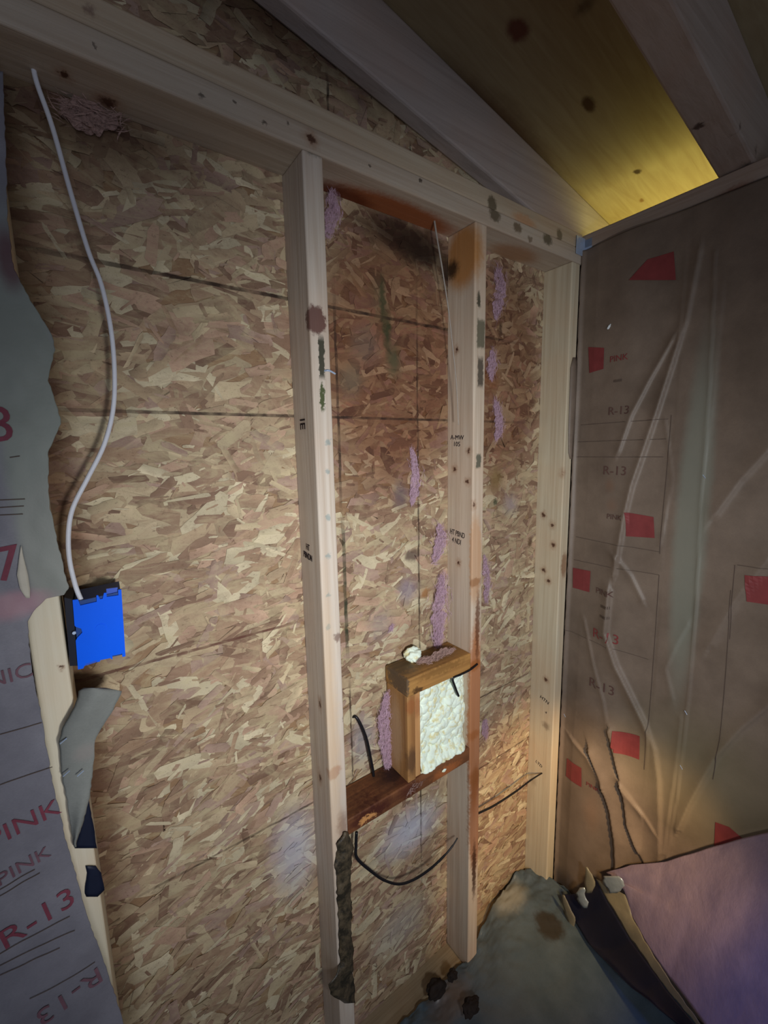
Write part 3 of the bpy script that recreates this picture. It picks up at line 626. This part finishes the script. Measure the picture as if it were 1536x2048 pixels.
for q in ([(1298, 520), (1348, 503), (1352, 560), (1262, 562)], [(1176, 694), (1210, 696), (1208, 738), (1178, 746)], [(1254, 1024), (1308, 1034), (1310, 1076), (1254, 1072)],
          [(1144, 1136), (1182, 1142), (1180, 1184), (1144, 1176)], [(1490, 1150), (1560, 1156), (1560, 1214), (1492, 1204)], [(1230, 1458), (1280, 1472), (1278, 1520), (1228, 1498)],
          [(1134, 1516), (1168, 1532), (1168, 1570), (1132, 1552)], [(1430, 1645), (1458, 1655), (1490, 1682), (1428, 1694)]):
    on_right('printed_square', q, redi)
def text_right(txt, u, v, size, mat, tilt=0., name='printed_text', off=.0018):
    me = text_me(txt, size, .0); y0, z0 = yz(u, v); me2 = me
    n = len(me.vertices); a = np.empty(n*3); me.vertices.foreach_get('co', a); a = a.reshape(-1, 3)
    ca, sa = math.cos(tilt), math.sin(tilt); X = a[:, 0]*ca-a[:, 1]*sa; Yv = a[:, 0]*sa+a[:, 1]*ca
    y = y0-X; z = z0+Yv
    me.vertices.foreach_set('co', np.stack([paper_x(y, z)-off, y, z], -1).ravel()); me.materials.clear()
    return link(name, me, mat, RP)
for (t, u, v, s_, m) in (('R-13', 1240, 822, .030, dimi), ('R-13', 1232, 942, .034, dimi), ('R-13', 1214, 1272, .040, redi), ('R-13', 1206, 1372, .040, dimi),
     ('PINK', 1240, 717, .022, redi), ('PINK', 1232, 1034, .020, dimi), ('PINK', 1212, 1184, .024, dimi), ('PINK', 1190, 1570, .018, redi), ('IIIIIIIII', 1238, 762, .010, linei), ('IIIIIIIII', 1215, 1212, .012, linei), ('IIIIIIIII', 1214, 1232, .012, linei)):
    text_right(t, u, v, s_, m)
def line_right(a, b, wid=.0012, n=14, mat=None):
    (y0, z0), (y1, z1) = yz(*a), yz(*b); d = np.array([y1-y0, z1-z0]); nn = np.array([-d[1], d[0]])/np.hypot(*d)*wid/2
    V = []; F = []
    for i in range(n+1):
        c = np.array([y0, z0])+d*i/n; V += [[0, *(c+nn)], [0, *(c-nn)]]
    V = np.array(V); V[:, 0] = paper_x(V[:, 1], V[:, 2])-.0017
    for i in range(n): F.append((2*i, 2*i+1, 2*i+3, 2*i+2))
    return link('printed_line', poly_me('printed_line', V, F), mat or linei, RP)
for a, b in (((1154, 884), (1332, 878)), ((1152, 914), (1326, 914)), ((1342, 830), (1320, 1108)), ((1150, 1074), (1320, 1104)), ((1146, 1120), (1318, 1150)), ((1318, 1150), (1300, 1400)), ((1470, 1130), (1458, 1280)), ((1462, 1180), (1440, 1480)),
             ((1130, 1260), (1296, 1320)), ((1300, 1400), (1288, 1540)), ((1160, 850), (1336, 838)), ((1475, 1130), (1560, 1142)), ((1440, 1480), (1425, 1560))):
    line_right(a, b)
def staple(u, v, ax, val, name='staple', parent=None, dirv=(0, .6, .8), ln=.011):
    c = at(u, v, ax, val); d = Vector(dirv).normalized()*ln/2
    return link(name, tube_me(name, [c-d, c, c+d], .0007, 6, sub=2), steel, parent)
for u, v in ((1408, 953), (1372, 1425), (1362, 1535), (1128, 1432)):
    y, z = yz(u, v); X = float(paper_x(np.array([y]), np.array([z]))[0])-.002
    p = Vector((X, y, z)); link('staple', tube_me('staple', [p-Vector((0, .003, .004)), p+Vector((0, .003, .004))], .0008, 6, sub=2), steel, RP)
pw = plain('white_fleck', srgb(220, 226, 228), .6, .3, 60, .1, 0)
y, z = yz(1221, 654); X = float(paper_x(np.array([y]), np.array([z]))[0])-.002
bmf = tube_me('white_fleck', [(X, y-.004, z+.006), (X, y, z), (X, y+.004, z-.006)], [.001, .003, .003, .001], 8, sub=3); link('white_fleck', bmf, pw, RP)
# torn paper tongue lapping over the corner stud
V = []; rows = [(715, 1146, 1152), (735, 1141, 1156), (800, 1139, 1156), (860, 1137, 1152), (905, 1137, 1146), (918, 1140, 1144)]
P = np.zeros((len(rows), 3, 3))
for i, (v, a, b) in enumerate(rows):
    for j, t in enumerate((0, .5, 1)): P[i, j] = at(a+(b-a)*t, v, 1, FR-.002-.003*(j == 1))
t_ = link('torn_edge', grid_me('torn_edge', P), kr, RP); solid(t_, .001)

# ------------------------------------------------------------------ left side: torn paper facing
def prof(pts):
    v = [p[1] for p in pts]; u = [p[0] for p in pts]; return lambda q: float(np.interp(q, v, u))
LY = -.097
edge = [(8, 150), (12, 300), (16, 450), (28, 540), (60, 600), (104, 672), (111, 700), (100, 745), (97, 762), (114, 810), (123, 848), (110, 872), (98, 905), (97, 935), (98, 985), (100, 1010), (110, 1060), (120, 1100), (128, 1140), (138, 1175), (128, 1188), (92, 1196), (66, 1222), (56, 1240), (60, 1290), (66, 1340), (80, 1410), (92, 1480), (106, 1560), (124, 1640), (136, 1695), (150, 1740), (166, 1800), (198, 1885), (226, 1970), (248, 2050), (262, 2110), (285, 2250)]
EV = np.array([p[1] for p in edge], float); EU = np.array([p[0] for p in edge], float)
def left_disp(X, Z):
    return .010*fbm(X*9+11, Z*5, 4)+.008*np.exp(-((X+.41)/.03)**2)*vn(Z*14, Z*0+3)
vv_ = np.concatenate([np.linspace(150, 1180, 240), np.linspace(1183, 1245, 50), np.linspace(1250, 2250, 220)])
NC = 84; P = np.zeros((len(vv_), NC, 3))
for i, v in enumerate(vv_):
    u = float(np.interp(v, EV, EU))+3.0*float(vn(v/9., 2.))
    pe = at(u, v, 1, LY); x1, z1 = pe.x, pe.z
    pl_ = at(-420, v, 1, LY)
    for j in range(NC):
        t = (j/(NC-1))**.45; P[i, j] = (pl_.x*(1-t)+x1*t, LY, pl_.z*(1-t)+z1*t)
def left_y(X, Z):
    X = np.asarray(X, float); Z = np.asarray(Z, float)
    return LY-np.clip(.006+left_disp(X, Z), 0, .03)
P[:, :, 1] = left_y(P[:, :, 0], P[:, :, 2])
kg = kraft('kraft_paper_grey', srgb(134, 132, 140), srgb(112, 110, 118), [
   E(tuple(at(70, 850, 1, LY)), (.045, .2, .30), srgb(132, 138, 128), .9, .4), E(tuple(at(100, 1100, 1, LY)), (.035, .2, .12), srgb(140, 142, 134), .9, .4),
   E(tuple(at(20, 520, 1, LY)), (.02, .2, .05), srgb(96, 66, 70), .9, .7), E(tuple(at(20, 1210, 1, LY)), (.06, .2, .025), srgb(166, 126, 134), .8, .7)])
LP = link('insulation_facing', grid_me('insulation_facing', P), kg, smooth=True); solid(LP, .0012, 1)
tag(LP, 'grey-brown insulation paper with red lettering and ragged torn edge, left of the white cable', 'insulation paper')
lred = plain('red_lettering', srgb(132, 66, 80), .65, .2, 70, .45, 0)
ldim = plain('faded_lettering', srgb(122, 88, 98), .65, .2, 70, .45, 0)
def text_left(txt, u, v, size, mat, tilt=0., mir=1, name='printed_text'):
    me = text_me(txt, size, 0); c = at(u, v, 1, LY-.006)
    n = len(me.vertices); a = np.empty(n*3); me.vertices.foreach_get('co', a); a = a.reshape(-1, 3)
    ca, sa = math.cos(tilt), math.sin(tilt); X = mir*a[:, 0]; Yv = a[:, 1]
    x = c.x+X*ca-Yv*sa; z = c.z+X*sa+Yv*ca
    me.vertices.foreach_set('co', np.stack([x, left_y(x, z)-.0018, z], -1).ravel()); me.materials.clear()
    return link(name, me, mat, LP)
text_left('PINK', 48, 1646, .036, lred, .12)
text_left('PINK', 48, 1730, .026, ldim, .14)
text_left('R-13', 78, 1834, .044, lred, .16)
text_left('NIC', 20, 1350, .027, ldim, .05)
text_left('R-13', 140, 1985, .042, ldim, .16+math.pi)
text_left('3', 2, 852, .06, lred)
text_left('7', 14, 1130, .062, lred, .1)
def line_left(a, b, wid=.0012, n=10):
    p0, p1 = at(*a, 1, LY-.006), at(*b, 1, LY-.006); V = []; F = []
    for i in range(n+1):
        c = p0.lerp(p1, i/n); V += [[c.x, 0, c.z+wid/2], [c.x, 0, c.z-wid/2]]
    V = np.array(V); V[:, 1] = left_y(V[:, 0], V[:, 2])-.0016
    for i in range(n): F.append((2*i, 2*i+1, 2*i+3, 2*i+2))
    link('printed_line', poly_me('printed_line', V, F), linei, LP)
for a, b in (((0, 1467), (84, 1444)), ((0, 1568), (105, 1532)), ((0, 1902), (140, 1830)), ((0, 1788), (80, 1745)), ((0, 1775), (70, 1738)), ((0, 1925), (150, 1855)), ((20, 915), (40, 912)), ((0, 1000), (50, 998)), ((0, 1015), (48, 1012)), ((0, 1030), (46, 1028)), ((60, 1990), (190, 1920)), ((0, 1945), (120, 1890))):
    line_left(a, b)
# cream strip showing through the tear in the upper sheet
creamp = plain('cream_backing', srgb(206, 198, 180), .6, .3, 40, .2, .2)
def strip(name, rows, ax, val, mat, bulge=0., parent=None, n=8, th=.0012, wob=0., smooth=True, dfun=None):
    """rows: (v, u_left, u_right); a curled sheet spanned between two measured edges"""
    rows = sorted(rows); vq = np.linspace(rows[0][0], rows[-1][0], max(8, int((rows[-1][0]-rows[0][0])/6)))
    ul = np.interp(vq, [r[0] for r in rows], [r[1] for r in rows]); ur = np.interp(vq, [r[0] for r in rows], [r[2] for r in rows])
    G = np.zeros((len(vq), n+1, 3))
    for i, v in enumerate(vq):
        jl, jr = wob*float(vn(v/7., 1.)), wob*float(vn(v/6., 9.))
        for j in range(n+1):
            t = j/n; dd = val-bulge*math.sin(math.pi*t)*1.0-(dfun(t, i/(len(vq)-1)) if dfun else 0)
            G[i, j] = at(ul[i]+jl+(ur[i]+jr-ul[i]-jl)*t, v, ax, dd)
    o = link(name, grid_me(name, G), mat, parent, smooth=smooth); solid(o, th, 0); return o
strip('torn_patch', [(1092, 42, 43), (1110, 39, 46), (1150, 34, 56), (1178, 40, 60), (1196, 52, 60)], 1, -.108, creamp, parent=LP, n=3)
flapm = kraft('kraft_flap', srgb(140, 142, 136), srgb(120, 122, 118), [E(tuple(at(170, 1500, 1, -.1)), (.02, .2, .02), srgb(150, 142, 136), .6, .8)], .65, .2)
FL = strip('torn_paper_flap', [(1376, 168, 212), (1382, 158, 244), (1392, 156, 240), (1420, 146, 226), (1450, 128, 206), (1480, 118, 191), (1520, 121, 187), (1560, 126, 184), (1600, 134, 177), (1640, 140, 168), (1680, 146, 154), (1694, 149, 151)], 1, -.101, flapm, .006, n=14, wob=3, dfun=lambda t, s: .003*math.sin(5*t+4*s)+.004*math.sin(9*s)+.010*t*(1-s))
tag(FL, 'greyish torn paper flap curling over the left stud below the blue box', 'insulation paper')
for u, v in ((127, 1482), (133, 1547), (161, 1547)):
    p = at(u, v, 1, -.114); link('staple', tube_me('staple', [p-Vector((.004, 0, .0025)), p+Vector((.004, 0, .0025))], .0008, 6, sub=2), steel, FL)
dark_patch = plain('dark_blue_strip', srgb(26, 32, 52), .5, .3, 60, .3, .15)  # dark blue-black colour for the two flat strips on the left stud
o = strip('dark_strip', [(1600, 172, 177), (1630, 166, 183), (1660, 158, 189), (1696, 149, 193)], 1, -.0915, dark_patch, .001, n=4, wob=2)
tag(o, 'dark blue-black patch on the left stud just under the torn grey flap', 'dark_patch')
o = strip('dark_strip', [(1732, 172, 192), (1745, 174, 202), (1765, 171, 207), (1780, 169, 209), (1793, 172, 196)], 1, -.0915, dark_patch, .001, n=4, wob=2)
tag(o, 'lower dark blue-black patch on the left stud, below a pale bare patch', 'dark_patch')

# dark sheet strip on the front of the tall left stud
felt = NT('dark_plastic'); fz = felt.noise(felt.pos(), 50, 4, .7).outputs[0]
felt.bump(felt.noise(felt.pos(), 90, 4, .7).outputs[0], .6, .003); felt.fin(felt.mix(felt.mr(fz, .4, .65), srgb(44, 40, 32), srgb(92, 80, 62)), .4, .5)
o = strip('dark_plastic_strip', [(1664, 688, 696), (1690, 674, 706), (1730, 671, 702), (1800, 675, 702), (1860, 678, 704), (1930, 679, 706), (1955, 668, 707), (1970, 656, 708), (1990, 664, 708), (2006, 690, 710)], 1, -.0915, felt.m, .004, n=10, wob=5, dfun=lambda t, s: .003*math.sin(31*s)*math.sin(5*t+9*s)+.002)
tag(o, 'dark crinkled plastic strip stuck to the lower front of the tall left stud', 'plastic')

# ------------------------------------------------------------------ heap at the lower right
def lerp_rows(A, Bp, n, m, f=None):
    """A, Bp: lists of world points (same length): ruled sheet between two polylines"""
    A = np.array([tuple(p) for p in A]); Bp = np.array([tuple(p) for p in Bp]); k = len(A)-1
    t = np.linspace(0, k, n); i = np.clip(t.astype(int), 0, k-1); fr = (t-i)[:, None]
    a = A[i]*(1-fr)+A[i+1]*fr; b = Bp[i]*(1-fr)+Bp[i+1]*fr; s = np.linspace(0, 1, m)[None, :, None]
    G = a[:, None]*(1-s)+b[:, None]*s
    if f is not None: G = G+f(G, np.linspace(0, 1, n)[:, None], s[:, :, 0])
    return G
def zoff(fn):
    def g(G, t, s):
        O = np.zeros_like(G); O[..., 2] = fn(G[..., 0], G[..., 1], t, s); return O
    return g
# grey sheet over the floor
gs = kraft('grey_plastic_sheet', srgb(84, 98, 108), srgb(66, 80, 90), [
   E(tuple(at(1098, 1835, 2, .10)), (.050, .060, .09), srgb(46, 40, 32), .9, .35), E(tuple(at(1020, 1790, 2, .08)), (.10, .06, .10), srgb(150, 146, 132), .7, .8),
   E(tuple(at(900, 2000, 2, .08)), (.10, .06, .10), srgb(116, 100, 90), .8, .8)], .38, .5, amp=.02)
EA = [at(700, 2110, 2, .045), at(800, 2052, 2, .05), at(868, 1990, 2, .055), at(930, 1925, 2, .06), at(985, 1812, 2, .065), at(1042, 1742, 2, .055), at(1075, 1738, 2, .07), at(1112, 1746, 2, .075), at(1143, 1764, 2, .08)]
EB = [at(560, 2400, 2, .10), at(760, 2350, 2, .11), at(900, 2330, 2, .11), at(1010, 2300, 2, .11), at(1100, 2260, 2, .10), at(1200, 2230, 2, .09), at(1290, 2190, 2, .08), at(1370, 2140, 2, .07), at(1440, 2090, 2, .06)]
G = lerp_rows(EA, EB, 150, 130, zoff(lambda x, y, t, s: .026*fbm(x*26, y*26, 4)*np.exp(-s*5)+.012*fbm(x*7, y*7, 3)+.008*np.exp(-s*4)))
G[..., 0] = np.minimum(G[..., 0], XR-.036); G[..., 1] = np.minimum(G[..., 1], -.004)
o = link('crumpled_sheet', grid_me('crumpled_sheet', G), gs, smooth=True); solid(o, .0015, 0)
tag(o, 'grey crumpled sheet bunched on the floor against the wall at the lower right', 'sheet')
clod = plain('dirt_clod', srgb(50, 42, 38), .9, .1, 60, .5, .6, .004)
for (u, v, r, sq, lb) in ((872, 1976, .022, (1.3, .8, .7), 'dark brown clump of debris on the floor below the middle stud'), (942, 2012, .020, (1.2, .8, .8), 'dark brown clump lying on the grey sheet at the bottom edge'), (905, 1950, .014, (1, .8, .8), 'small brown clump just behind the larger ones under the middle stud')):
    c = at(u, v, 2, .125 if u > 900 else .10); blob('debris_clump', c, r, clod, lb, 'debris', sq, 30, .35)

# fallen insulation batt with pink face, leaning on the right wall
XW = XR-.03
A_ = [at(1212, 1746, 0, XW-.01), at(1262, 1728, 0, XW), at(1332, 1721, 0, XW), at(1430, 1692, 0, XW), at(1536, 1664, 0, XW), at(1640, 1634, 0, XW), at(1800, 1590, 0, XW)]
B_e = [at(1252, 1788, 0, .775), at(1264, 1830, 0, .75), at(1290, 1880, 0, .715), at(1340, 1958, 0, .66), at(1395, 2036, 0, .60), at(1450, 2110, 0, .55), at(1540, 2230, 0, .48)]
pinkb = NT('pink_batt'); pn_ = pinkb.noise(pinkb.pos(), 14, 4, .6).outputs[0]
pinkb.bump(pinkb.noise(pinkb.pos(), 60, 5, .7).outputs[0], .35, .004)
pinkb.fin(pinkb.mix(pinkb.mr(pn_, .35, .7), srgb(146, 130, 148), srgb(124, 112, 136)), .85, .15)
batt = empty('insulation_batt', tuple(at(1290, 1880, 0, .70)))
tag(batt, 'fallen pink insulation batt slumped against the right wall, dark side folded under', 'insulation')
pf = lambda x, y, t, s: .012*fbm(x*9, y*9, 3)-.020*np.exp(-((s-.42-.3*(t-.2))/.10)**2)*np.clip(1-t*1.4, 0, 1)+.018*np.sin(np.pi*s)
o = link('pink_face', grid_me('pink_face', lerp_rows(A_, B_e, 120, 60, zoff(pf))), pinkb.m, batt, smooth=True); solid(o, .012, -1)
flg = kraft('kraft_flange', srgb(132, 126, 104), srgb(104, 100, 88), [], .35, .6)
Cc = [at(1192, 1756, 0, .79), at(1215, 1800, 0, .765), at(1262, 1878, 0, .725), at(1322, 1962, 0, .67), at(1386, 2040, 0, .605), at(1444, 2116, 0, .555), at(1535, 2236, 0, .485)]
o = link('kraft_flange', grid_me('kraft_flange', lerp_rows([p+Vector((0, 0, -.004)) for p in B_e], Cc, 100, 10, zoff(lambda x, y, t, s: .006*fbm(x*40, y*40, 3)))), flg, batt, smooth=True); solid(o, .0015, 0)
navy = plain('asphalt_underside', srgb(20, 24, 44), .5, .3, 30, .4, .3, .002)
D_ = [at(1128, 1788, 0, .76), at(1148, 1838, 0, .74), at(1180, 1890, 0, .71), at(1262, 1975, 0, .655), at(1372, 2056, 0, .60), at(1430, 2120, 0, .55), at(1520, 2240, 0, .48)]
o = link('folded_underside', grid_me('folded_underside', lerp_rows([p+Vector((0, 0, -.003)) for p in Cc], D_, 100, 24, zoff(lambda x, y, t, s: .008*fbm(x*14, y*14, 3)-.02*np.sin(np.pi*s)))), navy, batt, smooth=True); solid(o, .0015, 0)
foil = plain('foil_tape', srgb(160, 172, 180), .3, .6, 60, .3, .4, .003, Metallic=.4)
o = strip('foil_tape', [(1752, 1205, 1240), (1762, 1203, 1250), (1776, 1212, 1246), (1786, 1222, 1236)], 0, .758, foil, .003, batt, 8, wob=9)
o = strip('torn_corner', [(1734, 1171, 1175), (1748, 1170, 1184), (1765, 1168, 1192), (1786, 1172, 1184)], 0, .752, flg, .003, batt, 5, wob=3)
o = strip('foil_tape', [(1775, 1158, 1170), (1790, 1152, 1172), (1808, 1160, 1176), (1816, 1166, 1172)], 0, .742, foil, .003, batt, 5, wob=7)
o = strip('torn_edge', [(1790, 1124, 1130), (1812, 1126, 1138), (1840, 1134, 1152), (1870, 1140, 1146), (1898, 1141, 1146)], 0, .735, flg, .002, batt, 4, wob=3)
